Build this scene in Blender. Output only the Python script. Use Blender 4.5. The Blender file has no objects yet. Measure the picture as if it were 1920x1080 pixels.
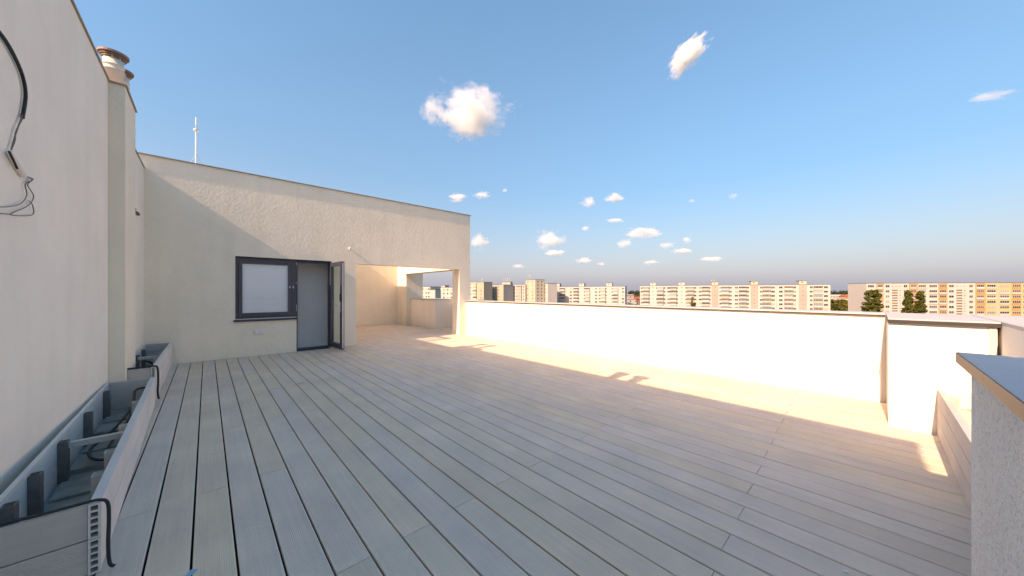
import bpy, bmesh, math, random
from mathutils import Vector, Matrix, noise
random.seed(7)
sc = bpy.context.scene
COL = sc.collection

# ------------------------------------------------------------------ camera
F, CX, HY, EYE = 625.0, 960.0, 548.0, 1.4          # pixels of the 1920 px wide photograph; eye height in metres
YAW = math.atan2(CX - 388.0, F)
SA, CA = math.sin(YAW), math.cos(YAW)
cam = bpy.data.cameras.new('camera')
cam.sensor_width = 36.0
cam.lens = F / 1920.0 * 36.0
cam.shift_y = (HY - 540.0) / 1920.0
cam.clip_start, cam.clip_end = 0.05, 60000.0
camo = bpy.data.objects.new('camera', cam)
camo.location = (0, 0, EYE)
camo.rotation_euler = (math.radians(90), 0, -YAW)
COL.objects.link(camo)
sc.camera = camo

# ------------------------------------------------------------------ light
SUN = Vector((1.0, 0.055, -0.685)).normalized()      # direction the sunlight travels
elev = math.asin(-SUN.z)
azim = math.atan2(-SUN.x, -SUN.y)
w = bpy.data.worlds.new('World'); sc.world = w; w.use_nodes = True
nt = w.node_tree
bg = nt.nodes['Background']
sky = nt.nodes.new('ShaderNodeTexSky')
sky.sky_type = 'NISHITA'; sky.sun_disc = False
sky.sun_elevation = elev; sky.sun_rotation = azim
sky.altitude = 100; sky.air_density = 0.82; sky.dust_density = 1.4; sky.ozone_density = 1.5
hs = nt.nodes.new('ShaderNodeHueSaturation'); hs.inputs['Saturation'].default_value = 1.6; hs.inputs['Hue'].default_value = 0.492
nt.links.new(sky.outputs[0], hs.inputs['Color']); # thin haze towards the horizon, the same all round
wtc = nt.nodes.new('ShaderNodeTexCoord'); wsp = nt.nodes.new('ShaderNodeSeparateXYZ'); nt.links.new(wtc.outputs['Generated'], wsp.inputs[0])
wm = nt.nodes.new('ShaderNodeMath'); wm.operation = 'MAXIMUM'; wm.inputs[1].default_value = 0.0; nt.links.new(wsp.outputs['Z'], wm.inputs[0])
we = nt.nodes.new('ShaderNodeMath'); we.operation = 'MULTIPLY'; we.inputs[1].default_value = -1.7; nt.links.new(wm.outputs[0], we.inputs[0])
wx = nt.nodes.new('ShaderNodeMath'); wx.operation = 'EXPONENT'; nt.links.new(we.outputs[0], wx.inputs[0])
wmx = nt.nodes.new('ShaderNodeMix'); wmx.data_type = 'RGBA'; nt.links.new(wx.outputs[0], wmx.inputs[0])
nt.links.new(hs.outputs[0], wmx.inputs[6]); wmx.inputs[7].default_value = (0.54, 0.87, 1.50, 1)
nt.links.new(wmx.outputs[2], bg.inputs[0])
bg.inputs[1].default_value = 0.15
sl = bpy.data.lights.new('sun', 'SUN'); sl.energy = 2.0; sl.angle = math.radians(0.53); sl.color = (1.0, 0.98, 0.95)
so = bpy.data.objects.new('sun', sl); so.rotation_euler = SUN.to_track_quat('-Z', 'Y').to_euler(); so.location = (-20, 0, 30)
COL.objects.link(so)
sc.view_settings.view_transform = 'Standard'; sc.view_settings.look = 'None'
sc.view_settings.exposure = 1.78; sc.view_settings.gamma = 1.0
sc.view_settings.use_white_balance = True; sc.view_settings.white_balance_temperature = 12000; sc.view_settings.white_balance_tint = 30
sc.cycles.use_denoising = True
sc.cycles.max_bounces = 14; sc.cycles.diffuse_bounces = 6; sc.cycles.volume_bounces = 10
sc.cycles.transparent_max_bounces = 12
sc.cycles.volume_step_rate = 0.6

# ------------------------------------------------------------------ pixel -> place
def ray(px, py):
    r = (px - CX) / F; u = (HY - py) / F
    return Vector((SA + r * CA, CA - r * SA, u))
def onx(px, py, X):
    d = ray(px, py); t = X / d.x
    return Vector((X, d.y * t, EYE + d.z * t))
def ony(px, py, Y):
    d = ray(px, py); t = Y / d.y
    return Vector((d.x * t, Y, EYE + d.z * t))
def onz(px, py, z=0.0):
    d = ray(px, py); t = (z - EYE) / d.z
    return Vector((d.x * t, d.y * t, z))
def dep(px, D, z=0.0):
    r = (px - CX) / F
    return Vector(((SA + r * CA) * D, (CA - r * SA) * D, z))
def hgt(py, D):
    return EYE + (HY - py) / F * D

# ------------------------------------------------------------------ materials
MATS = {}
def newmat(name):
    m = bpy.data.materials.new(name); m.use_nodes = True
    MATS[name] = m
    return m, m.node_tree, m.node_tree.nodes['Principled BSDF']
def N(nt, t, **kw):
    n = nt.nodes.new(t)
    for k, v in kw.items(): setattr(n, k, v)
    return n
def ramp(nt, c0, c1, p0=0.3, p1=0.7):
    r = N(nt, 'ShaderNodeValToRGB')
    r.color_ramp.elements[0].color = (*c0, 1); r.color_ramp.elements[1].color = (*c1, 1)
    r.color_ramp.elements[0].position = p0; r.color_ramp.elements[1].position = p1
    return r
def plain(name, c, rough=0.6, metal=0.0, vary=0.06, scale=6.0, bump=0.0, bscale=80.0, spec=0.4):
    m, nt, b = newmat(name)
    tc = N(nt, 'ShaderNodeTexCoord'); nz = N(nt, 'ShaderNodeTexNoise')
    nz.inputs['Scale'].default_value = scale; nz.inputs['Detail'].default_value = 5
    nt.links.new(tc.outputs['Object'], nz.inputs['Vector'])
    r = ramp(nt, tuple(x * (1 - vary) for x in c), tuple(min(1, x * (1 + vary)) for x in c))
    nt.links.new(nz.outputs['Fac'], r.inputs[0]); nt.links.new(r.outputs[0], b.inputs['Base Color'])
    b.inputs['Roughness'].default_value = rough; b.inputs['Metallic'].default_value = metal
    b.inputs['Specular IOR Level'].default_value = spec
    if bump:
        n2 = N(nt, 'ShaderNodeTexNoise'); n2.inputs['Scale'].default_value = bscale; n2.inputs['Detail'].default_value = 3
        nt.links.new(tc.outputs['Object'], n2.inputs['Vector'])
        bp = N(nt, 'ShaderNodeBump'); bp.inputs['Strength'].default_value = bump; bp.inputs['Distance'].default_value = 0.01
        nt.links.new(n2.outputs['Fac'], bp.inputs['Height']); nt.links.new(bp.outputs[0], b.inputs['Normal'])
    return m
def stucco(name, c, grain=70.0, strength=0.35, streak=0.05, dist=0.006):
    """mineral render: fine grain, soft blotches and faint vertical rain streaks"""
    m, nt, b = newmat(name)
    tc = N(nt, 'ShaderNodeTexCoord')
    blot = N(nt, 'ShaderNodeTexNoise'); blot.inputs['Scale'].default_value = 1.3; blot.inputs['Detail'].default_value = 7
    blot.inputs['Roughness'].default_value = 0.65
    nt.links.new(tc.outputs['Object'], blot.inputs['Vector'])
    mp = N(nt, 'ShaderNodeMapping'); mp.inputs['Scale'].default_value = (5.0, 5.0, 0.25)
    nt.links.new(tc.outputs['Object'], mp.inputs['Vector'])
    st = N(nt, 'ShaderNodeTexNoise'); st.inputs['Scale'].default_value = 1.0; st.inputs['Detail'].default_value = 4
    nt.links.new(mp.outputs[0], st.inputs['Vector'])
    r1 = ramp(nt, tuple(x * 0.93 for x in c), tuple(min(1, x * 1.03) for x in c), 0.3, 0.7)
    nt.links.new(blot.outputs['Fac'], r1.inputs[0])
    r2 = ramp(nt, (1 - streak * 1.6, 1 - streak * 1.8, 1 - streak * 2.2), (1, 1, 1), 0.32, 0.56)
    nt.links.new(st.outputs['Fac'], r2.inputs[0])
    mx = N(nt, 'ShaderNodeMix', data_type='RGBA', blend_type='MULTIPLY'); mx.inputs[0].default_value = 1.0
    nt.links.new(r1.outputs[0], mx.inputs[6]); nt.links.new(r2.outputs[0], mx.inputs[7])
    nt.links.new(mx.outputs[2], b.inputs['Base Color'])
    b.inputs['Roughness'].default_value = 0.92; b.inputs['Specular IOR Level'].default_value = 0.15
    g = N(nt, 'ShaderNodeTexNoise'); g.inputs['Scale'].default_value = grain; g.inputs['Detail'].default_value = 4; g.inputs['Roughness'].default_value = 0.6
    nt.links.new(tc.outputs['Object'], g.inputs['Vector'])
    g2 = N(nt, 'ShaderNodeTexNoise'); g2.inputs['Scale'].default_value = 19.0; g2.inputs['Detail'].default_value = 5
    nt.links.new(tc.outputs['Object'], g2.inputs['Vector'])
    ad = N(nt, 'ShaderNodeMath', operation='MULTIPLY_ADD'); ad.inputs[1].default_value = 2.2
    nt.links.new(g2.outputs['Fac'], ad.inputs[0]); nt.links.new(g.outputs['Fac'], ad.inputs[2])
    bp = N(nt, 'ShaderNodeBump'); bp.inputs['Strength'].default_value = strength; bp.inputs['Distance'].default_value = dist
    nt.links.new(ad.outputs[0], bp.inputs['Height']); nt.links.new(bp.outputs[0], b.inputs['Normal'])
    return m
def composite(name, cool, warm, axis, along, edge=0.0):
    """ribbed wood-plastic board: per-board tone, fine grooves along the board, long grain, dusty specks"""
    m, nt, b = newmat(name)
    tc = N(nt, 'ShaderNodeTexCoord'); oi = N(nt, 'ShaderNodeObjectInfo')
    r = ramp(nt, cool, warm, 0.1, 0.9); nt.links.new(oi.outputs['Random'], r.inputs[0])
    off = N(nt, 'ShaderNodeVectorMath', operation='ADD')
    sc_ = N(nt, 'ShaderNodeMath', operation='MULTIPLY'); sc_.inputs[1].default_value = 37.0
    nt.links.new(oi.outputs['Random'], sc_.inputs[0])
    nt.links.new(tc.outputs['Object'], off.inputs[0]); nt.links.new(sc_.outputs[0], off.inputs[1])
    mp = N(nt, 'ShaderNodeMapping')
    s = [60.0, 60.0, 60.0]; s[along] = 1.2
    mp.inputs['Scale'].default_value = s
    nt.links.new(off.outputs[0], mp.inputs['Vector'])
    gr = N(nt, 'ShaderNodeTexNoise'); gr.inputs['Scale'].default_value = 1.0; gr.inputs['Detail'].default_value = 5
    nt.links.new(mp.outputs[0], gr.inputs['Vector'])
    rg = ramp(nt, (0.94, 0.94, 0.935), (1.04, 1.04, 1.04), 0.3, 0.7); nt.links.new(gr.outputs['Fac'], rg.inputs[0])
    bl = N(nt, 'ShaderNodeTexNoise'); bl.inputs['Scale'].default_value = 2.3; bl.inputs['Detail'].default_value = 6
    nt.links.new(off.outputs[0], bl.inputs['Vector'])
    rb = ramp(nt, (0.9, 0.9, 0.92), (1.07, 1.06, 1.03), 0.3, 0.7); nt.links.new(bl.outputs['Fac'], rb.inputs[0])
    m1 = N(nt, 'ShaderNodeMix', data_type='RGBA', blend_type='MULTIPLY'); m1.inputs[0].default_value = 1.0
    nt.links.new(r.outputs[0], m1.inputs[6]); nt.links.new(rg.outputs[0], m1.inputs[7])
    m2 = N(nt, 'ShaderNodeMix', data_type='RGBA', blend_type='MULTIPLY'); m2.inputs[0].default_value = 1.0
    nt.links.new(m1.outputs[2], m2.inputs[6]); nt.links.new(rb.outputs[0], m2.inputs[7])
    # scuffs and dusty patches that run across boards
    gp = N(nt, 'ShaderNodeNewGeometry'); du = N(nt, 'ShaderNodeTexNoise'); du.inputs['Scale'].default_value = 0.8; du.inputs['Detail'].default_value = 9; du.inputs['Roughness'].default_value = 0.7
    nt.links.new(gp.outputs['Position'], du.inputs['Vector'])
    rd = ramp(nt, (0.91, 0.905, 0.90), (1.06, 1.06, 1.055), 0.35, 0.68); nt.links.new(du.outputs['Fac'], rd.inputs[0])
    m4 = N(nt, 'ShaderNodeMix', data_type='RGBA', blend_type='MULTIPLY'); m4.inputs[0].default_value = 1.0
    nt.links.new(m2.outputs[2], m4.inputs[6]); nt.links.new(rd.outputs[0], m4.inputs[7]); m2 = m4
    if edge:                                       # smooth, paler margins left and right of the ribbed field
        sx = N(nt, 'ShaderNodeSeparateXYZ'); nt.links.new(tc.outputs['Object'], sx.inputs[0])
        ab = N(nt, 'ShaderNodeMath', operation='ABSOLUTE'); nt.links.new(sx.outputs['XYZ'[axis]], ab.inputs[0])
        gt = N(nt, 'ShaderNodeMath', operation='GREATER_THAN'); gt.inputs[1].default_value = edge; nt.links.new(ab.outputs[0], gt.inputs[0])
        m5 = N(nt, 'ShaderNodeMix', data_type='RGBA', blend_type='MULTIPLY'); nt.links.new(gt.outputs[0], m5.inputs[0])
        nt.links.new(m2.outputs[2], m5.inputs[6]); m5.inputs[7].default_value = (1.06, 1.065, 1.075, 1); m2 = m5
    # dust specks
    vo = N(nt, 'ShaderNodeTexVoronoi'); vo.inputs['Scale'].default_value = 9.0
    nt.links.new(off.outputs[0], vo.inputs['Vector'])
    lt = N(nt, 'ShaderNodeMath', operation='LESS_THAN'); lt.inputs[1].default_value = 0.022
    nt.links.new(vo.outputs['Distance'], lt.inputs[0])
    m3 = N(nt, 'ShaderNodeMix', data_type='RGBA', blend_type='MIX')
    nt.links.new(lt.outputs[0], m3.inputs[0]); nt.links.new(m2.outputs[2], m3.inputs[6]); m3.inputs[7].default_value = (0.62, 0.62, 0.6, 1)
    nt.links.new(m3.outputs[2], b.inputs['Base Color'])
    b.inputs['Roughness'].default_value = 0.62; b.inputs['Specular IOR Level'].default_value = 0.35
    # grooves
    wv = N(nt, 'ShaderNodeTexWave', wave_type='BANDS', bands_direction='XYZ'[axis], wave_profile='SIN')
    wv.inputs['Scale'].default_value = 35.0; wv.inputs['Distortion'].default_value = 0.0
    nt.links.new(tc.outputs['Object'], wv.inputs['Vector'])
    ad = N(nt, 'ShaderNodeMath', operation='MULTIPLY_ADD'); ad.inputs[1].default_value = 0.5
    nt.links.new(gr.outputs['Fac'], ad.inputs[0]); nt.links.new(wv.outputs['Fac'], ad.inputs[2])
    bp = N(nt, 'ShaderNodeBump'); bp.inputs['Strength'].default_value = 0.4; bp.inputs['Distance'].default_value = 0.002
    nt.links.new(ad.outputs[0], bp.inputs['Height']); nt.links.new(bp.outputs[0], b.inputs['Normal'])
    return m

def pit(m):
    '''small dark holes left open in the coarse render'''
    nt = m.node_tree; b = nt.nodes['Principled BSDF']; src = b.inputs['Base Color'].links[0].from_socket
    tc = N(nt, 'ShaderNodeTexCoord'); nz = N(nt, 'ShaderNodeTexNoise'); nz.inputs['Scale'].default_value = 95.0; nz.inputs['Detail'].default_value = 2
    nt.links.new(tc.outputs['Object'], nz.inputs['Vector'])
    r = ramp(nt, (0.68, 0.68, 0.69), (1, 1, 1), 0.32, 0.43); nt.links.new(nz.outputs['Fac'], r.inputs[0])
    mx = N(nt, 'ShaderNodeMix', data_type='RGBA', blend_type='MULTIPLY'); mx.inputs[0].default_value = 1.0
    nt.links.new(src, mx.inputs[6]); nt.links.new(r.outputs[0], mx.inputs[7]); nt.links.new(mx.outputs[2], b.inputs['Base Color'])
M_WALL = stucco('cream_render', (0.86, 0.77, 0.635), 55, 0.55, 0.02, 0.006)
M_WALLW = stucco('white_render', (0.88, 0.81, 0.715), 65, 0.4, 0.015, 0.004)
M_COARSE = stucco('coarse_render', (0.86, 0.81, 0.75), 90, 0.8, 0.02, 0.012)
pit(M_COARSE)
M_DECK = composite('decking', (0.70, 0.575, 0.485), (0.75, 0.585, 0.435), 0, 1, 0.0755)
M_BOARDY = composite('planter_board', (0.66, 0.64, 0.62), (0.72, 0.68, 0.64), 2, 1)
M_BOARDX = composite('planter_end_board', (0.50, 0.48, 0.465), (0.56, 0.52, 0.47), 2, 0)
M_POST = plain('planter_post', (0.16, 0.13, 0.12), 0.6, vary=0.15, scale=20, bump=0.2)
M_POSTL = plain('cut_composite', (0.5, 0.47, 0.43), 0.7, vary=0.1)
M_COPE = plain('zinc_coping', (0.50, 0.475, 0.46), 0.6, 0.1, vary=0.05, scale=3, spec=0.5)
M_HEM = plain('coping_hem', (0.05, 0.047, 0.045), 0.5, 0.3)
M_TRIM = plain('beige_coping_trim', (0.34, 0.28, 0.22), 0.6)
M_ANTH = plain('anthracite_frame', (0.075, 0.07, 0.085), 0.38, 0.0, vary=0.08, scale=4)
M_ANTHD = plain('anthracite_sill', (0.05, 0.06, 0.085), 0.35, 0.2)
M_BLACK = plain('black_rubber', (0.018, 0.02, 0.026), 0.5, vary=0.2)
M_VOID = plain('subfloor_membrane', (0.03, 0.03, 0.032), 0.9)
M_WHITE = plain('white_plastic', (0.75, 0.74, 0.70), 0.45, vary=0.03)
M_METAL = plain('galvanised', (0.62, 0.63, 0.65), 0.4, 0.7, vary=0.06)
M_INT = plain('grey_interior_paint', (0.72, 0.69, 0.66), 0.85, vary=0.03, scale=1.5)
M_WIRE = plain('grey_cable', (0.16, 0.15, 0.14), 0.6)
M_PAVER = plain('old_concrete', (0.26, 0.28, 0.25), 0.95, vary=0.25, scale=7, bump=0.4)
M_POT = plain('flue_pipe', (0.72, 0.67, 0.60), 0.5, vary=0.05)
M_POTCAP = plain('flue_cap', (0.30, 0.20, 0.17), 0.55, vary=0.1)
M_TAPE = plain('blue_tape', (0.12, 0.42, 0.55), 0.5)
M_BLIND = plain('roller_blind', (0.80, 0.83, 0.85), 0.55, vary=0.02, scale=2)
def glassmat(name, c, a=0.25, rough=0.04):
    m, nt, b = newmat(name)
    b.inputs['Base Color'].default_value = (*c, 1); b.inputs['Roughness'].default_value = rough
    b.inputs['Transmission Weight'].default_value = 1.0; b.inputs['IOR'].default_value = 1.45
    tr = N(nt, 'ShaderNodeBsdfTransparent'); tr.inputs[0].default_value = (*c, 1)
    gl = N(nt, 'ShaderNodeBsdfGlossy'); gl.inputs['Roughness'].default_value = rough
    ms = N(nt, 'ShaderNodeMixShader'); ms.inputs[0].default_value = a
    nt.links.new(tr.outputs[0], ms.inputs[1]); nt.links.new(gl.outputs[0], ms.inputs[2])
    nt.links.new(ms.outputs[0], nt.nodes['Material Output'].inputs[0])
    return m
M_GLASS = glassmat('door_glass', (0.9, 0.93, 0.9), 0.12)
M_PANE = glassmat('window_pane', (0.97, 0.98, 0.98), 0.05)

# ------------------------------------------------------------------ mesh helpers
class MB:
    def __init__(s): s.v = []; s.f = []; s.m = []
    def add(s, v, f, mi=0):
        o = len(s.v); s.v += [tuple(p) for p in v]; s.f += [tuple(i + o for i in q) for q in f]; s.m += [mi] * len(f)
        return s
    def box(s, x0, x1, y0, y1, z0, z1, mi=0, bev=0.0):
        if x1 < x0: x0, x1 = x1, x0
        if y1 < y0: y0, y1 = y1, y0
        if z1 < z0: z0, z1 = z1, z0
        v = [(x0, y0, z0), (x1, y0, z0), (x1, y1, z0), (x0, y1, z0), (x0, y0, z1), (x1, y0, z1), (x1, y1, z1), (x0, y1, z1)]
        f = [(0, 3, 2, 1), (4, 5, 6, 7), (0, 1, 5, 4), (1, 2, 6, 5), (2, 3, 7, 6), (3, 0, 4, 7)]
        return s.add(v, f, mi)
    def lathe(s, c, prof, n=20, mi=0, cap=True):
        v = []; f = []
        for r, z in prof:
            for k in range(n):
                a = 2 * math.pi * k / n; v.append((c[0] + r * math.cos(a), c[1] + r * math.sin(a), c[2] + z))
        for i in range(len(prof) - 1):
            for k in range(n):
                a, b2 = i * n + k, i * n + (k + 1) % n
                f.append((a, b2, b2 + n, a + n))
        if cap:
            f.append(tuple(reversed(range(n)))); f.append(tuple(range((len(prof) - 1) * n, len(prof) * n)))
        return s.add(v, f, mi)
    def tube(s, pts, r, n=8, mi=0, cap=True):
        pts = [Vector(p) for p in pts]; rs = r if isinstance(r, (list, tuple)) else [r] * len(pts)
        v = []; f = []; up = None
        for i, p in enumerate(pts):
            t = (pts[min(i + 1, len(pts) - 1)] - pts[max(i - 1, 0)]).normalized()
            if up is None:
                up = t.orthogonal().normalized()
            up = (up - t * up.dot(t))
            up = up.normalized() if up.length > 1e-6 else t.orthogonal().normalized()
            q = t.cross(up)
            for k in range(n):
                a = 2 * math.pi * k / n; v.append(p + (up * math.cos(a) + q * math.sin(a)) * rs[i])
        for i in range(len(pts) - 1):
            for k in range(n):
                a, b2 = i * n + k, i * n + (k + 1) % n
                f.append((a, b2, b2 + n, a + n))
        if cap:
            f.append(tuple(reversed(range(n)))); f.append(tuple(range((len(pts) - 1) * n, len(pts) * n)))
        return s.add(v, f, mi)
    def mesh(s, name, mats, smooth=False):
        me = bpy.data.meshes.new(name); me.from_pydata(s.v, [], s.f)
        for m in (mats if isinstance(mats, (list, tuple)) else [mats]): me.materials.append(m)
        if any(s.m): me.polygons.foreach_set('material_index', s.m)
        if smooth: me.polygons.foreach_set('use_smooth', [True] * len(me.polygons))
        me.update()
        return me
    def build(s, name, mats, parent=None, smooth=False, world=True, bevel=0.0):
        return link(name, s.mesh(name, mats, smooth), parent, world=world, bevel=bevel)
def link(name, me, parent=None, loc=None, rz=0.0, world=False, bevel=0.0):
    o = bpy.data.objects.new(name, me); COL.objects.link(o)
    if loc is not None: o.location = loc
    o.rotation_euler.z = rz
    if parent is not None:
        o.parent = parent
        if world:                                   # vertices are in world metres
            root = parent
            M = Matrix.Identity(4)
            while root is not None:
                M = root_matrix(root) @ M; root = root.parent
            o.matrix_parent_inverse = M.inverted()
    if bevel:
        bm = bmesh.new(); bm.from_mesh(me)
        bmesh.ops.remove_doubles(bm, verts=bm.verts, dist=1e-5)
        bmesh.ops.bevel(bm, geom=[e for e in bm.edges if len(e.link_faces) == 2 and e.calc_face_angle(0) > 0.5], offset=bevel, segments=2, affect='EDGES', profile=0.6)
        bm.to_mesh(me); bm.free()
    return o
def root_matrix(o):
    return o.matrix_parent_inverse @ (Matrix.Translation(o.location) @ o.rotation_euler.to_matrix().to_4x4() @ Matrix.Diagonal((*o.scale, 1)))
def tag(o, label, cat, group=None):
    o['label'] = label; o['category'] = cat
    if group: o['group'] = group
    return o
def thing(name, label, cat, loc=(0, 0, 0), rz=0.0, group=None):
    o = bpy.data.objects.new(name, None); COL.objects.link(o)
    o.location = loc; o.rotation_euler.z = rz; o.empty_display_size = 0.2
    return tag(o, label, cat, group)
def struct(o): o['kind'] = 'structure'; return o
def smoothpath(pts, n=6):
    pts = [Vector(p) for p in pts]; out = []
    for i in range(len(pts) - 1):
        p0, p1, p2, p3 = pts[max(i - 1, 0)], pts[i], pts[i + 1], pts[min(i + 2, len(pts) - 1)]
        for k in range(n):
            t = k / n
            out.append(0.5 * ((2 * p1) + (p2 - p0) * t + (2 * p0 - 5 * p1 + 4 * p2 - p3) * t * t + (3 * p1 - p0 - 3 * p2 + p3) * t ** 3))
    return out + [pts[-1]]

GROUND = -24.0
XL, YB, XP = -0.87, 9.25, 6.37                     # left wall face, back wall face, parapet face
TOP, TOPB, TOPW = 3.92, 3.72, 3.98                 # wall tops
# ================================================================== SETTING
g = MB(); S = 14000.0
g.add([(-S, -S, GROUND), (S, -S, GROUND), (S, S, GROUND), (-S, S, GROUND)], [(0, 1, 2, 3)])
def groundmat():
    m, nt, b = newmat('city_ground')
    tc = N(nt, 'ShaderNodeTexCoord'); n1 = N(nt, 'ShaderNodeTexNoise'); n1.inputs['Scale'].default_value = 0.02; n1.inputs['Detail'].default_value = 8
    nt.links.new(tc.outputs['Object'], n1.inputs['Vector'])
    r = ramp(nt, (0.05, 0.075, 0.03), (0.17, 0.16, 0.14), 0.42, 0.6); nt.links.new(n1.outputs['Fac'], r.inputs[0])
    nt.links.new(r.outputs[0], b.inputs['Base Color']); b.inputs['Roughness'].default_value = 0.95
    return m
M_GROUND = groundmat()
struct(g.build('ground', M_GROUND))
slab = MB()
slab.box(-6.0, 6.72, -8.0, 15.0, GROUND + 0.01, -0.07)
slab.box(6.72, 7.65, 9.3, 15.0, GROUND + 0.01, -0.07)
struct(slab.build('terrace_slab', M_VOID))

# ------------------------------------------------------------------ deck of separate boards
deck = bpy.data.objects.new('deck', None); COL.objects.link(deck); deck['kind'] = 'structure'
PITCH, WID, TH = 0.177, 0.1662, 0.024
PLK = {}
def plank_mesh(L, wd=WID):
    key = (round(L, 3), round(wd, 4))
    if key not in PLK:
        b = MB(); h_ = wd / 2; c = 0.003
        g_ = 0.009
        prof = [(-h_, -TH), (h_, -TH), (h_, -0.017), (h_ - g_, -0.017), (h_ - g_, -0.0075), (h_, -0.0075), (h_, -c), (h_ - c, 0), (-h_ + c, 0), (-h_, -c), (-h_, -0.0075), (-h_ + g_, -0.0075), (-h_ + g_, -0.017), (-h_, -0.017)]
        n = len(prof); v = [(x, e, z) for e in (-L / 2, L / 2) for x, z in prof]
        f = [tuple(range(n)), tuple(reversed(range(n, 2 * n)))] + [(i, i + n, (i + 1) % n + n, (i + 1) % n) for i in range(n)]
        PLK[key] = b.add(v, f).mesh('plank', M_DECK)
    return PLK[key]
X0 = -0.06 + PITCH / 2                               # centre of the row whose left gap runs below the camera
for k in range(-5, 43):
    x = X0 + PITCH * k
    if x < XL + 0.1: continue
    wd = WID
    if x < 2.80: y0, y1 = -1.3, YB - 0.012
    elif x < 5.2: y0, y1 = -1.3, 14.38
    elif x < 6.29: y0, y1 = -0.09, 14.38
    elif x < 7.3: y0, y1 = 9.62, 11.47
    else: continue
    if 0.85 < x < 2.52: y0 = -0.268
    if x >= 6.0 and y1 > 14: y1 = 13.2 if x > 6.1 else 14.38
    odd = k % 2 == 0
    j = (3.40 if odd else 4.72) + 0.05 * x - 2.70 * 4
    cuts = [y0]
    while j < y1 - 0.15:
        if j > y0 + 0.15: cuts.append(j + random.uniform(-0.006, 0.006))
        j += 2.70 if (j > 0) else 2.62
    cuts.append(y1)
    for a, b2 in zip(cuts[:-1], cuts[1:]):
        L = b2 - a - 0.0035
        o = link('plank', plank_mesh(L, wd), deck, loc=(x, (a + b2) / 2, random.uniform(-0.0012, 0.0012)))

# ================================================================== LEFT WALL
lw = thing('side_wall', 'tall off-white rendered wall along the left with a projecting pier', 'wall', (XL, 3.0, -0.07))
b = MB(); b.box(XL - 0.42, XL, -0.56, 6.18, -0.069, TOP); b.build('wall', M_WALLW, lw)
b = MB(); b.box(XL - 0.42, XL, -8.0, -0.562, -0.069, 3.42); b.build('wall', M_WALLW, lw)
b = MB(); b.box(XL - 0.42, XL + 0.135, 6.182, 6.97, -0.069, TOP - 0.01); b.build('pier', M_WALL, lw)
b = MB(); b.box(XL - 0.42, XL, 6.972, YB - 0.002, -0.069, TOPB); b.build('wall', M_WALLW, lw)
for (x1, y0, y1, z) in ((XL + 0.025, -0.58, 6.15, TOP), (XL + 0.16, 6.152, 6.995, TOP - 0.008), (XL + 0.025, 6.997, YB - 0.004, TOPB), (XL + 0.025, -8, -0.585, 3.42)):
    b = MB(); b.box(XL - 0.44, x1 - 0.008, y0, y1, z + 0.002, z + 0.014)
    b.build('coping', M_TRIM, lw)

# flue pipes on top of the wall: two by the pier, two more out of the frame whose shadows reach the deck
def flue(x, y, zb, r, h_, label):
    t = thing('flue_pipe', label, 'flue pipe', (x, y, zb), group='flue pipes on the left wall')
    p = MB(); p.lathe((0, 0, 0), [(r, 0), (r, h_ * 0.62), (r + 0.008, h_ * 0.625), (r + 0.008, h_ * 0.645), (r, h_ * 0.65), (r, h_ * 0.78), (r + 0.008, h_ * 0.785), (r + 0.008, h_ * 0.8), (r, h_ * 0.805), (r, h_)], 24)
    link('pipe', p.mesh('pipe', M_POT, True), t)
    hh = h_
    for i in range(3):
        q = MB(); z = hh + 0.012 + i * 0.02
        q.lathe((0, 0, 0), [(r * 0.8, z), (r * 1.18 + i * 0.012, z), (r * 1.18 + i * 0.012, z + 0.006), (r * 0.8, z + 0.006)], 24)
        link('louvre', q.mesh('louvre', M_POTCAP, False), t)
    q = MB()
    for k in range(8):
        a = math.tau * k / 8
        q.tube([(r * math.cos(a), r * math.sin(a), hh - 0.004), (r * math.cos(a), r * math.sin(a), hh + 0.075)], 0.006, 5)
    link('cage', q.mesh('cage', M_POT), t)['kind'] = 'stuff'
    q = MB(); q.lathe((0, 0, 0), [(r * 1.5, hh + 0.055), (r * 1.52, hh + 0.078), (r * 0.9, hh + 0.1), (0.01, hh + 0.112)], 24)
    link('cap', q.mesh('cap', M_POTCAP, False), t)
flue(-0.86, 6.43, TOP + 0.015, 0.088, 0.36, 'nearer cream flue pipe with slatted cap above the pier')
flue(-0.86, 6.79, TOP + 0.015, 0.088, 0.33, 'farther flue pipe half hidden behind the nearer one')
flue(-1.00, 2.26, TOP + 0.024, 0.085, 0.27, 'flue above the frame casting the nearer twin shadow on deck')
flue(-1.00, 2.60, TOP + 0.024, 0.085, 0.27, 'flue above the frame casting the farther twin shadow on deck')

# cables on the left wall
XC = XL + 0.014
def wallpts(l, X=XC): return [onx(px, py, X) for px, py in l]
path = smoothpath(wallpts([(-40, 20), (0, 62), (24, 100), (42, 142), (48, 180), (42, 221)]), 24)
rad = [0.0072 if i % 2 else 0.0098 for i in range(len(path))]
b = MB(); b.tube(path, rad, 10)
tag(b.build('conduit', M_BLACK), 'black corrugated cable conduit hanging down the left wall', 'conduit')
wr = thing('loose_wire', 'thin grey wires with a white sleeve below the black conduit', 'wire', onx(22, 283, XC))
b = MB(); b.tube(smoothpath(wallpts([(42, 216), (34, 238), (26, 262), (20, 284)]), 8), 0.0035, 6); b.tube(smoothpath(wallpts([(45, 218), (30, 246), (28, 264), (18, 288)]), 8), 0.003, 6)
b.build('wire', M_WIRE, wr)
b = MB(); b.tube(wallpts([(17, 284), (30, 308), (44, 329)]), [0.014, 0.02, 0.016], 10); b.build('sleeve', M_WHITE, wr)
b = MB(); b.tube(wallpts([(17, 284), (25, 300), (32, 316)], XC + 0.012), 0.006, 6); b.build('tie', M_BLACK, wr)
b = MB()
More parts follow.
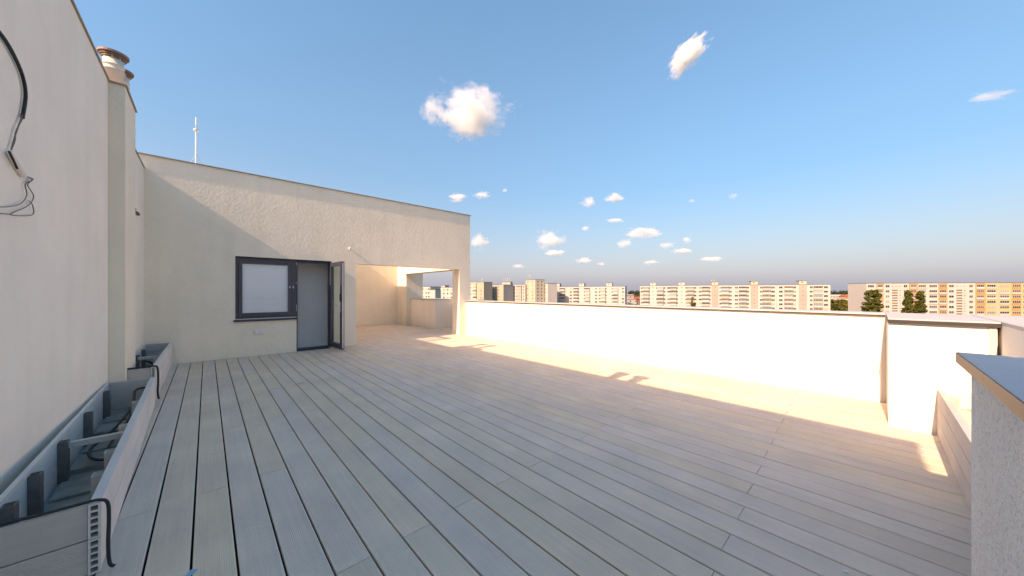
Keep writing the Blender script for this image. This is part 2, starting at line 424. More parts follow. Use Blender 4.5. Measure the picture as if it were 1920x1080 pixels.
b.tube(smoothpath(wallpts([(44, 329), (62, 336), (48, 345), (50, 366), (38, 382), (10, 388), (-30, 384)]), 8), 0.0028, 6)
b.tube(smoothpath(wallpts([(44, 329), (60, 337), (52, 347), (63, 368), (52, 386), (20, 402), (60, 403), (61, 385), (54, 376)]), 8), 0.0028, 6)
b.tube(smoothpath(wallpts([(20, 402), (0, 400), (-30, 397)]), 6), 0.0028, 6)
b.build('wire', M_WIRE, wr)
b = MB(); b.tube(smoothpath(wallpts([(248, 390), (254, 392), (252, 396), (258, 398), (261, 403), (257, 402), (251, 394)], XL + 0.02), 6), 0.012, 6)
tag(b.build('cable_end', M_HEM), 'short brown cable loop sticking out of wall beside the back corner', 'cable')

# ================================================================== PENTHOUSE (back wall, room, open frame)
ph = thing('penthouse', 'cream rendered rooftop room with door, window and open corner frame', 'building', (2.8, YB, -0.07))
WX0, WX1, WZ0, WZ1 = 0.446, 1.562, 0.822, 2.178
DX1, DZ0 = 2.317, 0.03
OX0, CX0, CX1, LZ = 2.90, 6.12, 6.55, 2.155
T = 0.30
b = MB()
b.box(XL - 0.42, WX0, YB, YB + T, -0.069, TOPW)                     # left of window
b.box(WX0, WX1, YB, YB + T, -0.069, WZ0)                            # below window
b.box(WX0, DX1, YB, YB + T, WZ1, TOPW)                              # above window and door
b.box(DX1, OX0, YB, YB + T, -0.069, TOPW)                           # pier
b.box(OX0, CX0, YB, YB + T, LZ, TOPW)                               # lintel
b.box(CX0, CX1, YB, YB + 0.42, -0.069, TOPW)                        # corner column
fw = MB()
# weld into one outline: faces are coplanar and butt end to end
b.build('front_wall', M_WALL, ph)
b = MB(); b.box(CX0, CX1, YB + 0.422, 13.55, 2.17, TOPW - 0.002); b.build('side_beam', M_WALL, ph)
b = MB(); b.box(CX0 + 0.16, CX1 + 0.5, 13.552, 13.95, -0.069, TOPW - 0.004); b.box(CX0 + 0.14, CX1, 13.952, 14.42, -0.069, TOPW - 0.004); b.build('far_column', M_WALL, ph)
b = MB(); b.box(OX0 + 0.002, CX0 + 0.13, 14.40, 14.7, -0.069, TOPW - 0.006); b.build('far_wall', M_WALL, ph)
b = MB(); b.box(OX0 - T, OX0 - 0.002, YB + T + 0.002, 14.7, -0.069, TOPW - 0.003); b.build('room_side_wall', M_WALL, ph)
b = MB(); b.box(XL - 0.42, OX0 - T - 0.002, YB + T + 0.002, 14.7, 2.9, 3.1); b.build('roof', M_COARSE, ph)
b = MB(); b.box(XL - 0.3, OX0 - T - 0.002, 9.80, 9.90, -0.06, 2.898); b.build('interior_wall', M_INT, ph)
b = MB(); b.box(XL - 0.42, XL - 0.25, YB + T + 0.002, 14.7, -0.06, 2.898); b.build('interior_wall', M_INT, ph)
b = MB(); b.box(XL - 0.24, OX0 - T - 0.004, YB + T + 0.002, 9.798, -0.06, 0.02); b.build('interior_floor', M_INT, ph)
b = MB(); b.box(XL - 0.44, CX1 + 0.03, YB - 0.028, YB + T + 0.03, TOPW + 0.002, TOPW + 0.016); b.build('coping', M_TRIM, ph)
b = MB(); b.box(CX0 - 0.03, CX1 + 0.03, YB + T + 0.032, 14.0, TOPW + 0.002, TOPW + 0.016); b.build('coping', M_TRIM, ph)
b = MB(); b.lathe((0, 0, 0), [(0.035, 0), (0.035, 0.012), (0.02, 0.016)], 16)
sw = link('light_switch', b.mesh('light_switch', M_WHITE), ph, world=False)
sw.parent = ph; sw.matrix_parent_inverse = Matrix.Translation((-2.8, -YB, 0.07)); pz = ony(601, 586, 9.795)
sw.location = (pz.x, 9.799, pz.z); sw.rotation_euler.x = math.radians(90)
# window
win = link('window', None, ph); win.empty_display_size = 0.1
win.location = ((WX0 + WX1) / 2 - 2.8, 0, WZ0 + 0.07)
yf = YB + 0.07
b = MB(); fwid = 0.055
b.box(WX0 + 0.002, WX0 + fwid, yf, yf + 0.07, WZ0 + 0.002, WZ1 - 0.03)
b.box(WX1 - 0.09, WX1 - 0.002, yf, yf + 0.07, WZ0 + 0.002, WZ1 - 0.03)
b.box(WX0 + fwid, WX1 - 0.09, yf, yf + 0.07, WZ0 + 0.002, WZ0 + fwid)
b.box(WX0 + fwid, WX1 - 0.09, yf, yf + 0.07, WZ1 - 0.03 - fwid, WZ1 - 0.03)
b.build('frame', M_ANTH, win)
sx0, sx1, sz0, sz1 = WX0 + fwid + 0.006, WX1 - 0.096, WZ0 + fwid + 0.006, WZ1 - 0.036 - fwid
ys = yf - 0.018; sw_ = 0.062
b = MB()
b.box(sx0, sx0 + sw_, ys, ys + 0.06, sz0, sz1); b.box(sx1 - sw_, sx1, ys, ys + 0.06, sz0, sz1)
b.box(sx0 + sw_, sx1 - sw_, ys, ys + 0.06, sz0, sz0 + sw_); b.box(sx0 + sw_, sx1 - sw_, ys, ys + 0.06, sz1 - sw_, sz1)
b.build('sash', M_ANTH, win, bevel=0.006)
b = MB(); b.box(sx0 + sw_, sx1 - sw_, ys + 0.040, ys + 0.046, sz0 + sw_, sz1 - sw_); b.build('blind', M_BLIND, win)
b = MB(); b.box(sx0 + sw_, sx1 - sw_, ys + 0.022, ys + 0.028, sz0 + sw_, sz1 - sw_); b.build('pane', M_PANE, win)
b = MB(); b.box(WX0 + 0.002, DX1 + 0.05, YB + 0.03, YB + 0.10, WZ1 - 0.028, WZ1 - 0.002); b.build('head_rail', M_HEM, win)
b = MB(); b.add([(WX0 - 0.03, YB - 0.05, WZ0 - 0.03), (WX1 + 0.0, YB - 0.05, WZ0 - 0.03), (WX1 + 0.0, yf - 0.001, WZ0 + 0.012), (WX0 - 0.03, yf - 0.001, WZ0 + 0.012),
                 (WX0 - 0.03, YB - 0.05, WZ0 - 0.06), (WX1 + 0.0, YB - 0.05, WZ0 - 0.06), (WX1, YB - 0.003, WZ0 - 0.06), (WX0 - 0.03, YB - 0.003, WZ0 - 0.06)],
                [(0, 1, 2, 3), (0, 4, 5, 1), (4, 7, 6, 5), (0, 3, 7, 4), (1, 5, 6, 2)])
b.build('sill', M_ANTHD, win)
b = MB(); zk = (WZ0 + WZ1) / 2 + 0.02
b.lathe((sx1 - 0.03, ys - 0.012, zk), [(0.012, -0.02), (0.014, 0.0), (0.012, 0.02)], 10); b.build('lock', M_METAL, win, smooth=True)
b = MB(); b.lathe((WX1 - 0.055, yf - 0.012, zk), [(0.012, -0.03), (0.014, 0.0), (0.012, 0.03)], 10)
b.build('lock', M_METAL, win, smooth=True)
# door
door = link('door', None, ph); door.location = ((WX1 + DX1) / 2 - 2.8, 0, DZ0 + 0.07)
b = MB()
b.box(WX1 + 0.002, WX1 + 0.035, yf, yf + 0.08, DZ0, WZ1 - 0.03)
b.box(DX1 - 0.06, DX1 - 0.002, yf, yf + 0.08, DZ0, WZ1 - 0.03)
b.box(WX1 + 0.035, DX1 - 0.06, yf, yf + 0.08, WZ1 - 0.075, WZ1 - 0.03)
b.build('door_frame', M_ANTHD, door)
b = MB(); b.box(WX1 + 0.036, DX1 - 0.061, yf - 0.03, yf + 0.09, -0.03, DZ0 + 0.03); b.build('threshold', M_ANTHD, door)
for z in (0.18, 0.52, 0.95, 1.6, 2.05):
    b = MB(); b.box(WX1 + 0.003, WX1 + 0.012, yf - 0.006, yf - 0.0005, z, z + (0.16 if 0.9 < z < 1.0 else 0.05)); b.build('strike_plate', M_METAL, door)
# open leaf, local x along the leaf from the hinge
leafR = Matrix.Translation((DX1 - 0.005, YB + 0.05, 0)) @ Matrix.Rotation(math.radians(-86), 4, 'Z')
LW, Lz0, Lz1 = 0.80, 0.045, 2.13
def leafpart(mb, name, mat, smooth=False, bevel=0.0):
    mb.v = [tuple(leafR @ Vector(p)) for p in mb.v]
    return mb.build(name, mat, door, smooth=smooth, bevel=bevel)
b = MB(); st_ = 0.095
b.box(0.0, st_, -0.035, 0.035, Lz0, Lz1); b.box(LW - st_, LW, -0.035, 0.035, Lz0, Lz1)
b.box(st_, LW - st_, -0.035, 0.035, Lz0, Lz0 + 0.12); b.box(st_, LW - st_, -0.035, 0.035, Lz1 - st_, Lz1)
leafpart(b, 'leaf_frame', M_ANTHD, bevel=0.004)
b = MB(); b.box(st_, LW - st_, -0.004, 0.004, Lz0 + 0.12, Lz1 - st_); leafpart(b, 'glass', M_GLASS)
b = MB(); b.box(LW + 0.001, LW + 0.006, -0.012, 0.012, Lz0 + 0.03, Lz1 - 0.03); leafpart(b, 'lock_strip', M_METAL)
b = MB()
b.box(LW - 0.065, LW - 0.03, -0.044, -0.0355, 0.93, 1.17); b.tube([(LW - 0.048, -0.044, 1.08), (LW - 0.048, -0.085, 1.08), (LW - 0.055, -0.09, 1.08), (LW - 0.18, -0.09, 1.08)], 0.010, 8)
leafpart(b, 'handle', M_METAL)
b = MB(); b.box(LW - 0.075, LW - 0.02, -0.05, -0.0355, 1.2, 1.36); leafpart(b, 'lock_case', M_BLACK)
# socket and little bracket on the wall
s_ = thing('wall_socket', 'small white double outdoor socket under the window', 'socket', (0.85, YB, 0.53))
b = MB(); b.box(0.762, 0.938, YB - 0.035, YB, 0.475, 0.58); b.build('housing', M_WHITE, s_, bevel=0.006)
for x in (0.782, 0.856):
    b = MB(); b.box(x, x + 0.062, YB - 0.046, YB - 0.0352, 0.495, 0.562); b.build('cover', M_WHITE, s_, bevel=0.004)
b = MB(); pz = ony(655, 466, YB); b.lathe((pz.x, YB - 0.03, pz.z), [(0.016, -0.03), (0.024, -0.01), (0.024, 0.01), (0.012, 0.03)], 12); b.box(pz.x - 0.015, pz.x + 0.015, YB - 0.03, YB, pz.z - 0.015, pz.z + 0.015)
tag(b.build('wall_hook', M_WHITE, smooth=False), 'tiny white fixing on the wall above the open door', 'hook')
# roof antenna
an = thing('lightning_rod', 'slim white mast standing on the roof behind the back wall', 'mast', (-0.17, 9.75, 3.1))
zt = ony(375, 222, 9.75).z
b = MB(); b.tube([(-0.17, 9.75, 3.1), (-0.17, 9.75, zt - 0.28)], 0.014, 10); b.build('pole', M_WHITE, an, True)
b = MB(); b.tube([(-0.17, 9.75, zt - 0.28), (-0.17, 9.75, zt)], 0.009, 8); b.build('tip', M_WHITE, an, True)
b = MB(); b.lathe((-0.17, 9.75, zt - 0.27), [(0.02, -0.03), (0.04, -0.015), (0.04, 0.02), (0.015, 0.035)], 12); b.build('collar', M_WHITE, an, True)
b = MB()
for dx in (-0.55, 0.55): b.tube([(-0.17, 9.75, 4.35), (-0.17 + dx, 9.85, 3.1)], 0.003, 5)
b.build('guy_wire', M_METAL, an)

# ================================================================== PARAPETS
PZ = 1.105
def coping(parent, x0, x1, y0, y1, n, along='y', z=PZ):
    for i in range(n):
        b = MB()
        if along == 'y':
            a, c = y0 + (y1 - y0) * i / n, y0 + (y1 - y0) * (i + 1) / n
            b.box(x0, x1, a + 0.001, c - 0.001, z + 0.002, z + 0.026, 0); b.box(x0 - 0.004, x0 - 0.0005, a + 0.001, c - 0.001, z - 0.010, z + 0.008, 1)
        else:
            a, c = x0 + (x1 - x0) * i / n, x0 + (x1 - x0) * (i + 1) / n
            b.box(a + 0.001, c - 0.001, y0, y1, z + 0.002, z + 0.026, 0); b.box(a + 0.001, c - 0.001, y1 + 0.0005, y1 + 0.004, z - 0.010, z + 0.008, 1)
        b.build('coping_sheet', [M_COPE, M_HEM], parent)
pa = thing('parapet', 'long sunlit white parapet wall with grey metal coping on the right', 'wall', (XP + 0.15, 4.5, -0.07))
b = MB(); b.box(XP, XP + 0.35, -0.085, YB - 0.002, -0.069, PZ); b.build('wall', M_WALLW, pa)
coping(pa, XP - 0.03, XP + 0.38, -0.08, YB - 0.004, 5)
b = MB(); b.box(XP - 0.012, XP - 0.001, -0.084, -0.045, -0.03, PZ - 0.02); b.build('joint_strip', M_COPE, pa)
pb = thing('parapet', 'short white parapet block stepping inward past the long parapet', 'wall', (6.0, -0.4, -0.07))
b = MB(); b.box(5.31, XP + 0.35, -0.745, -0.088, -0.069, PZ - 0.004); b.build('wall', M_WALLW, pb)
b = MB(); b.box(5.28, XP + 0.38, -0.76, -0.084, PZ - 0.002, PZ + 0.024); b.box(5.276, 5.2795, -0.76, -0.084, PZ - 0.026, PZ + 0.01, 1); b.box(5.28, XP - 0.035, -0.0835, -0.080, PZ - 0.026, PZ + 0.01, 1); b.build('coping_sheet', [M_COPE, M_HEM], pb)
b = MB(); b.box(5.298, 5.309, -0.74, -0.70, -0.03, PZ - 0.03); b.build('joint_strip', M_COPE, pb)
pc = thing('parapet', 'grey shaded parapet return at the right edge behind the planter', 'wall', (5.4, -1.2, -0.07))
b = MB(); b.box(4.3, XP + 0.35, -1.7, -0.765, -0.069, PZ - 0.002); b.build('wall', M_WALLW, pc)
b = MB(); b.box(4.27, XP + 0.38, -1.73, -0.762, PZ + 0.001, PZ + 0.027); b.build('coping_sheet', M_COPE, pc)
pd = thing('parapet', 'low pale parapet seen through the opening between the two columns', 'wall', (6.7, 12.4, -0.07))
b = MB(); b.box(6.50, 7.30, 11.48, 13.55, -0.069, PZ); b.build('wall', M_WALLW, pd)
b = MB(); b.box(7.302, 7.62, 9.32, 13.55, -0.069, PZ - 0.003); b.build('wall', M_WALLW, pd)
b = MB(); b.box(6.47, 7.30, 11.45, 13.55, PZ + 0.002, PZ + 0.026); b.build('coping_sheet', M_COPE, pd)
b = MB(); b.box(7.302, 7.65, 9.32, 13.55, PZ + 0.0, PZ + 0.024); b.build('coping_sheet', M_COPE, pd)
# near stub wall
nb = thing('stub_wall', 'coarse grey rendered wall end with metal coping in the right foreground', 'wall', (1.7, -0.45, -0.07))
b = MB(); b.box(0.9, 2.45, -0.80, -0.279, -0.069, 1.09); b.build('wall', M_COARSE, nb)
for a, c in ((0.87, 1.93), (1.932, 2.50)):
    b = MB(); b.box(a, c, -0.83, -0.246, 1.103, 1.13); b.box(a, c, -0.2455, -0.243, 1.085, 1.128, 1)
    if c > 2: b.box(2.5005, 2.503, -0.83, -0.243, 1.085, 1.128, 1)
    b.build('coping_sheet', [M_COPE, M_HEM], nb)

# ================================================================== PLANTERS
def hollow_y(b, xo, y0, y1, z0, z1, t=0.04, n=5):
    """hollow board running along y, outer face at xo (facing +x), cut ends open"""
    s = 0.008
    b.box(xo - s, xo, y0, y1, z0, z1); b.box(xo - t, xo - t + s, y0, y1, z0, z1)
    for i in range(n + 1):
        z = z0 + (z1 - z0 - s) * i / n
        b.box(xo - t + s, xo - s, y0, y1, z, z + s)
def hollow_x(b, yo, x0, x1, z0, z1, t=0.04, n=4):
    s = 0.008
    b.box(x0, x1, yo - s, yo, z0, z1); b.box(x0, x1, yo - t, yo - t + s, z0, z1)
    for i in range(n + 1):
        z = z0 + (z1 - z0 - s) * i / n
        b.box(x0, x1, yo - t + s, yo - s, z, z + s)
def hollow_post(b, x, y, w_, d_, z0, z1, s=0.006):
    b.box(x, x + w_, y, y + s, z0, z1); b.box(x, x + w_, y + d_ - s, y + d_, z0, z1)
    b.box(x, x + s, y + s, y + d_ - s, z0, z1); b.box(x + w_ - s, x + w_, y + s, y + d_ - s, z0, z1)
    b.box(x + s, x + w_ - s, y + d_ / 2 - s / 2, y + d_ / 2 + s / 2, z0, z1)
def planter_left(label, xo, xb, y0, y1, H, rows, posts, bar_y, rz=0.0, near_x=None):
    t = thing('planter_box', label, 'planter', (xo, y1, 0.0), rz, 'empty planters along the left wall')
    Lx = lambda x: x - xo; Ly = lambda y: y - y1
    def put(b, name, mat): return link(name, b.mesh(name, mat), t)
    rh = H / rows
    for i in range(rows):
        b = MB(); hollow_y(b, 0.0, Ly(y0), 0.0, 0.003 + rh * i, rh * (i + 1) - 0.001); put(b, 'front_board', M_BOARDY)
        b = MB(); b.box(Lx(xb) + 0.004, Lx(xb) + 0.026, Ly(y0) + 0.05, -0.05, 0.003 + rh * i, rh * (i + 1) - 0.001); put(b, 'back_board', M_BOARDY)
        nx = xb if near_x is None else near_x
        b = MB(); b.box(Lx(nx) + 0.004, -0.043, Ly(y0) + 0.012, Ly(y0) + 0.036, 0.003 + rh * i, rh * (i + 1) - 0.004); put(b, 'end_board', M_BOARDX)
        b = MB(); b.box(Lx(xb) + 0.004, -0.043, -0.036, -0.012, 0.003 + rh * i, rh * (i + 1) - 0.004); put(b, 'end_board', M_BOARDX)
    b = MB(); b.box(Lx(xb) + 0.03, -0.044, Ly(y0) + 0.04, -0.04, 0.002, 0.028); put(b, 'bottom', M_PAVER)
    b = MB()
    n = max(3, int((y1 - y0) / 0.45))
    for i in range(n):
        yy = Ly(y0) + 0.1 + (y1 - y0 - 0.25) * i / n
        b = MB(); b.box(Lx(xb) + 0.05, -0.06, yy, yy + 0.30, 0.029, 0.045 + 0.02 * (i % 2)); put(b, 'ballast_slab', M_PAVER)
    for y in posts:
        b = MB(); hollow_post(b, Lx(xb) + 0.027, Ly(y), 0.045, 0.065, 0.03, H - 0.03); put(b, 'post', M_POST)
        b = MB(); hollow_post(b, -0.092, Ly(y) + 0.12, 0.05, 0.065, 0.03, H - 0.02); put(b, 'post', M_POSTL)
    b = MB(); b.box(Lx(xb) + 0.073, -0.042, Ly(bar_y), Ly(bar_y) + 0.04, H - 0.085, H - 0.045); put(b, 'crossbar', M_POSTL)
    return t
planter_left('nearer long grey planter box along the left wall, at the lower left', -0.475, XL + 0.005, 2.62, 6.05, 0.35, 2, [2.95, 3.35, 3.95, 4.75, 5.65], 3.97, rz=0.024)
planter_left('farther shorter grey planter box in the corner by the back wall', -0.492, XL + 0.005, 6.30, 9.20, 0.43, 3, [7.1, 7.9, 8.6], 7.75, near_x=-0.73)
# black irrigation hoses
zt = 0.35
b = MB()
A = Vector((-0.395, 2.60, 0)); H1 = 0.358
pts = [(-0.86, 2.66, H1), (-0.7, 2.645, H1 + 0.004), (-0.55, 2.64, H1 + 0.001), (-0.44, 2.632, H1 + 0.004), (-0.40, 2.63, H1 + 0.002), (-0.372, 2.628, H1 - 0.02), (-0.366, 2.622, 0.26), (-0.368, 2.618, 0.12), (-0.362, 2.616, 0.03), (-0.345, 2.61, 0.012)]
b.tube(smoothpath(pts, 6), 0.0075, 8)
tag(b.build('irrigation_hose', M_BLACK), 'black hose draped over the near end of the nearer planter', 'hose', 'black hoses on the planters')
b = MB()
b.tube(smoothpath([(-0.46, 4.2, 0.06), (-0.62, 4.1, 0.09), (-0.70, 4.3, 0.12), (-0.62, 4.7, 0.16), (-0.58, 5.3, 0.2), (-0.6, 5.7, 0.28), (-0.52, 5.75, 0.29)], 8), 0.011, 8)
b.tube(smoothpath([(-0.55, 3.9, 0.06), (-0.60, 4.3, 0.12), (-0.56, 4.9, 0.17), (-0.585, 5.4, 0.22), (-0.61, 5.7, 0.275)], 8), 0.010, 8)
tag(b.build('irrigation_hose', M_BLACK), 'black hose lying in loops inside the nearer planter', 'hose', 'black hoses on the planters')
b = MB(); H2 = 0.438
b.tube(smoothpath([(-0.74, 6.33, H2), (-0.6, 6.325, H2 + 0.004), (-0.5, 6.32, H2 + 0.006), (-0.474, 6.315, H2 - 0.03), (-0.468, 6.312, 0.25), (-0.472, 6.31, 0.1), (-0.462, 6.305, 0.012)], 6), 0.011, 8)
tag(b.build('irrigation_hose', M_BLACK), 'black hose hanging down the near corner of the farther planter', 'hose', 'black hoses on the planters')
b = MB(); b.tube(smoothpath([(-0.72, 6.5, 0.2), (-0.76, 6.9, 0.36), (-0.70, 7.3, 0.39), (-0.6, 7.4, 0.3), (-0.62, 7.1, 0.2), (-0.68, 6.9, 0.3), (-0.60, 6.9, 0.34), (-0.55, 7.0, 0.2)], 8), 0.013, 8)
tag(b.build('irrigation_hose', M_BLACK), 'black hose coiled inside the farther planter', 'hose', 'black hoses on the planters')
# right planter
rp = thing('planter_box', 'pale beige board planter beside the white block at the right', 'planter', (3.9, -0.55, 0.0))
RY = -0.405
for i in range(3):
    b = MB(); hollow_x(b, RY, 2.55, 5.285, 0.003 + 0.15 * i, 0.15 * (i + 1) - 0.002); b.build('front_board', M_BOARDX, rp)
    b = MB(); b.box(2.6, 5.285, -0.74, -0.715, 0.003 + 0.15 * i, 0.15 * (i + 1) - 0.002); b.build('back_board', M_BOARDX, rp)
    b = MB(); b.box(5.26, 5.284, -0.714, RY - 0.042, 0.003 + 0.15 * i, 0.15 * (i + 1) - 0.004); b.build('end_board', M_BOARDY, rp)
b = MB(); b.box(2.6, 5.25, -0.714, RY - 0.042, 0.002, 0.03); b.build('bottom', M_PAVER, rp)
for x in (3.2, 3.9, 4.6, 5.05):
    b = MB(); hollow_post(b, x, RY - 0.108, 0.05, 0.065, 0.031, 0.43); b.build('post', M_POSTL, rp)
    b = MB(); hollow_post(b, x + 0.1, -0.713, 0.05, 0.065, 0.031, 0.43); b.build('post', M_POSTL, rp)
b = MB(); b.box(4.62, 4.68, -0.648, RY - 0.11, 0.36, 0.42); b.build('crossbar', M_POSTL, rp)

# small scraps lying on the boards
def scrap(px, py, l, w_, rz, mat, label, name='tape_scrap', cat='tape', grp=None):
    p = onz(px, py); b = MB()
    b.add([(-l / 2, -w_ / 2, 0.0), (l / 2, -w_ / 2 * 0.8, 0.0), (l / 2 * 0.9, w_ / 2, 0.0), (-l / 2, w_ / 2 * 0.9, 0.0), (-l / 2, -w_ / 2, 0.003), (l / 2, -w_ / 2 * 0.8, 0.0035), (l / 2 * 0.9, w_ / 2, 0.003), (-l / 2, w_ / 2 * 0.9, 0.0045)],
          [(0, 3, 2, 1), (4, 5, 6, 7), (0, 1, 5, 4), (1, 2, 6, 5), (2, 3, 7, 6), (3, 0, 4, 7)])
    o = link(name, b.mesh(name, mat), None, loc=(p.x, p.y, 0.0015), rz=rz); tag(o, label, cat, grp)
scrap(561, 719, 0.13, 0.025, 0.3, M_TAPE, 'small blue strip of tape on the boards in front of the door')
scrap(357, 1076, 0.05, 0.03, 0.9, M_TAPE, 'blue tape scrap on a board at the bottom edge of the picture')
for px, py, lb in ((398, 850, 'white crumb on a board right of the nearer planter'), (640, 905, 'white crumb on the boards in the lower middle left'), (1764, 994, 'pale paint flake on the boards beside the grey stub wall'), (1478, 832, 'white crumb on the shaded boards near the sunlit strip'), (1585, 1072, 'white crumb on the boards at the lower right edge')):
    scrap(px, py, 0.02, 0.012, random.random() * 3, M_WHITE, lb, 'debris', 'debris', 'crumbs on the deck')

# ================================================================== FAR BUILDINGS
def wallpaint(name, c): return plain(name, c, 0.9, vary=0.05, scale=0.12, spec=0.1)
B_WHITE = wallpaint('panel_white', (0.431, 0.417, 0.395)); B_CREAM = wallpaint('panel_cream', (0.431, 0.395, 0.325))
B_PINK = wallpaint('panel_pink', (0.422, 0.290, 0.264)); B_ORANGE = wallpaint('panel_orange', (0.422, 0.237, 0.105))
B_YELLOW = wallpaint('panel_yellow', (0.412, 0.351, 0.193)); B_BEIGE = wallpaint('panel_beige', (0.396, 0.347, 0.270))
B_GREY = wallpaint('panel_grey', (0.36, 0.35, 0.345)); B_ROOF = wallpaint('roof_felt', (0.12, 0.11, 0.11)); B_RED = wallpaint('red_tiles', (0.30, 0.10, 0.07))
B_FRAME = plain('pvc_frame', (0.439, 0.431, 0.412), 0.5)
GL = [plain('window_dark', (0.03, 0.034, 0.042), 0.3, spec=0.3), plain('window_blue', (0.14, 0.20, 0.22), 0.15, spec=0.6), plain('window_brown', (0.12, 0.075, 0.04), 0.3), plain('window_curtain', (0.30, 0.29, 0.26), 0.3), plain('window_mid', (0.085, 0.088, 0.092), 0.3)]
PAR = [B_WHITE, plain('panel_bright', (0.492, 0.483, 0.456), 0.6), plain('panel_bluegrey', (0.32, 0.38, 0.41), 0.6), B_CREAM]
WM = {}
def window_mesh(w_, h_, gi, panes=2):
    key = ('w', w_, h_, gi, panes)
    if key not in WM:
        b = MB(); t = 0.09
        b.box(-w_ / 2, w_ / 2, -0.03, 0.1, 0, t); b.box(-w_ / 2, w_ / 2, -0.03, 0.1, h_ - t, h_)
        for i in range(panes + 1):
            x = -w_ / 2 + (w_ - t) * i / panes; b.box(x, x + t, -0.03, 0.1, t, h_ - t)
        b.box(-w_ / 2 + 0.02, w_ / 2 - 0.02, 0.0, 0.09, 0.02, h_ - 0.02, 1)
        WM[key] = b.mesh('window', [B_FRAME, GL[gi]])
    return WM[key]
def balcony_mesh(w_, gi, pi):
    key = ('b', w_, gi, pi)
    if key not in WM:
        b = MB(); d = 0.95
        b.box(-w_ / 2, w_ / 2, -d, 0.05, -0.12, 0.95, 0)
        b.box(-w_ / 2 + 0.04, w_ / 2 - 0.04, -d + 0.05, 0.04, 0.95, 2.28, 1)
        n = 6
        for i in range(n + 1):
            x = -w_ / 2 + (w_ - 0.1) * i / n; b.box(x, x + 0.1, -d + 0.0, -d + 0.06, 0.95, 2.28, 2)
        b.box(-w_ / 2, w_ / 2, -d - 0.02, 0.05, 2.28, 2.45, 2)
        WM[key] = b.mesh('balcony', [PAR[pi], GL[gi], B_FRAME])
    return WM[key]
def louvre_mesh(w_):
    key = ('l', w_)
    if key not in WM:
        b = MB(); b.box(-w_ / 2, w_ / 2, -0.02, 0.08, 0.0, 0.55, 1); b.box(-w_ / 2 - 0.1, w_ / 2 + 0.1, -0.06, 0.08, -0.12, 0.0, 0)
        WM[key] = b.mesh('stair_window', [B_FRAME, GL[2]])
    return WM[key]
FL = 2.8
def block(label, P, Q, roof, depth, mat, cat='building', name='apartment_block', group=None):
    d = (Q - P); W = math.hypot(d.x, d.y); rz = math.atan2(d.y, d.x)
    t = thing(name, label, cat, (P.x, P.y, GROUND), rz, group)
    H = roof - GROUND
    link('wall', MB().box(0, W, 0, depth, 0.01, H).mesh('wall', mat), t)
    link('roof', MB().box(-0.12, W + 0.12, -0.12, depth + 0.12, H + 0.005, H + 0.28).mesh('roof', B_ROOF), t)
    return t, W, H
def strip(t, u0, u1, H, mat, name='panel_strip', z0=0.02, y=-0.06): link(name, MB().box(u0, u1, y, -0.005, z0, H - 0.01).mesh(name, mat), t)
def housing(t, u0, u1, H, h_, mat, y0=0.02, d=5.0):
    o = link('roof_housing', MB().box(u0, u1, y0, y0 + d, H + 0.285, H + h_).mesh('roof_housing', mat), t)
    link('housing_roof', MB().box(u0 - 0.15, u1 + 0.15, y0 - 0.15, y0 + d + 0.15, H + h_ + 0.004, H + h_ + 0.2).mesh('housing_roof', B_ROOF), t)
    link('vent', MB().box((u0 + u1) / 2 - 0.7, (u0 + u1) / 2, y0 - 0.04, y0 - 0.003, H + h_ * 0.55, H + h_ * 0.8).mesh('vent', GL[0]), t)
rnd = random.Random(3)
GW = [0, 0, 0, 0, 4, 4, 4, 3, 1, 2]
def win(t, u, zf, w_, h_=1.35, sill=0.85, y=-0.07, g_=None, panes=2): return link('window', window_mesh(w_, h_, rnd.choice(GW) if g_ is None else g_, panes), t, loc=(u, y, zf + sill))
def antennas(t, u, y, z, n, hh):
    for i in range(n):
        b = MB(); x = i * 1.7; b.tube([(x, 0, 0), (x, 0, hh * (0.7 + 0.3 * ((i * 7) % 3) / 2))], 0.12, 5); b.box(x - 0.35, x + 0.35, -0.1, 0.1, hh * 0.62, hh * 0.66); b.box(x - 0.25, x + 0.05, -0.2, 0.2, hh * 0.3, hh * 0.45)
        link('antenna', b.mesh('antenna', M_METAL), t, loc=(u, y, z))
NF = 8
# A: long block, five stairwells, three of them pink
P, Q = dep(1200, 257), dep(1557, 211)
tA, W, H = block('long cream block with pink stair strips in the middle of the skyline', P, Q, 6.25, 12, B_WHITE)
sec = W / 5; e = [0.0, 0.163, 0.345, 0.538, 0.756, 1.0]; e = [x * W for x in e]
for s in range(5):
    u0, u1 = e[s], e[s + 1]; w_ = u1 - u0; c = (u0 + u1) / 2
    if s >= 2: strip(tA, c - 2.1, c + 2.1, H, B_PINK, 'stair_panel')
    if s: link('joint', MB().box(u0 - 0.15, u0 + 0.15, -0.03, -0.004, 0.02, H - 0.02).mesh('joint', B_GREY), tA)
    housing(tA, c - 1.9, c + 1.9, H, 2.5, B_WHITE if s < 2 else B_CREAM)
    for f in range(NF):
        zf = H - FL * (f + 1) - 0.35
        win(tA, c, zf, 0.9, 0.7, 1.5, y=-0.11, g_=0)
        for sg in (-1, 1):
            win(tA, c + sg * w_ * 0.155, zf, 1.5); win(tA, c + sg * w_ * 0.42, zf, 2.0)
            link('balcony', balcony_mesh(4.4, rnd.choice(GW), rnd.choice((0, 0, 1, 1, 3, 2))), tA, loc=(c + sg * w_ * 0.275, -0.002, zf))
antennas(tA, e[2] + (e[3] - e[2]) * 0.42, 3, H + 0.28, 2, 5.5)
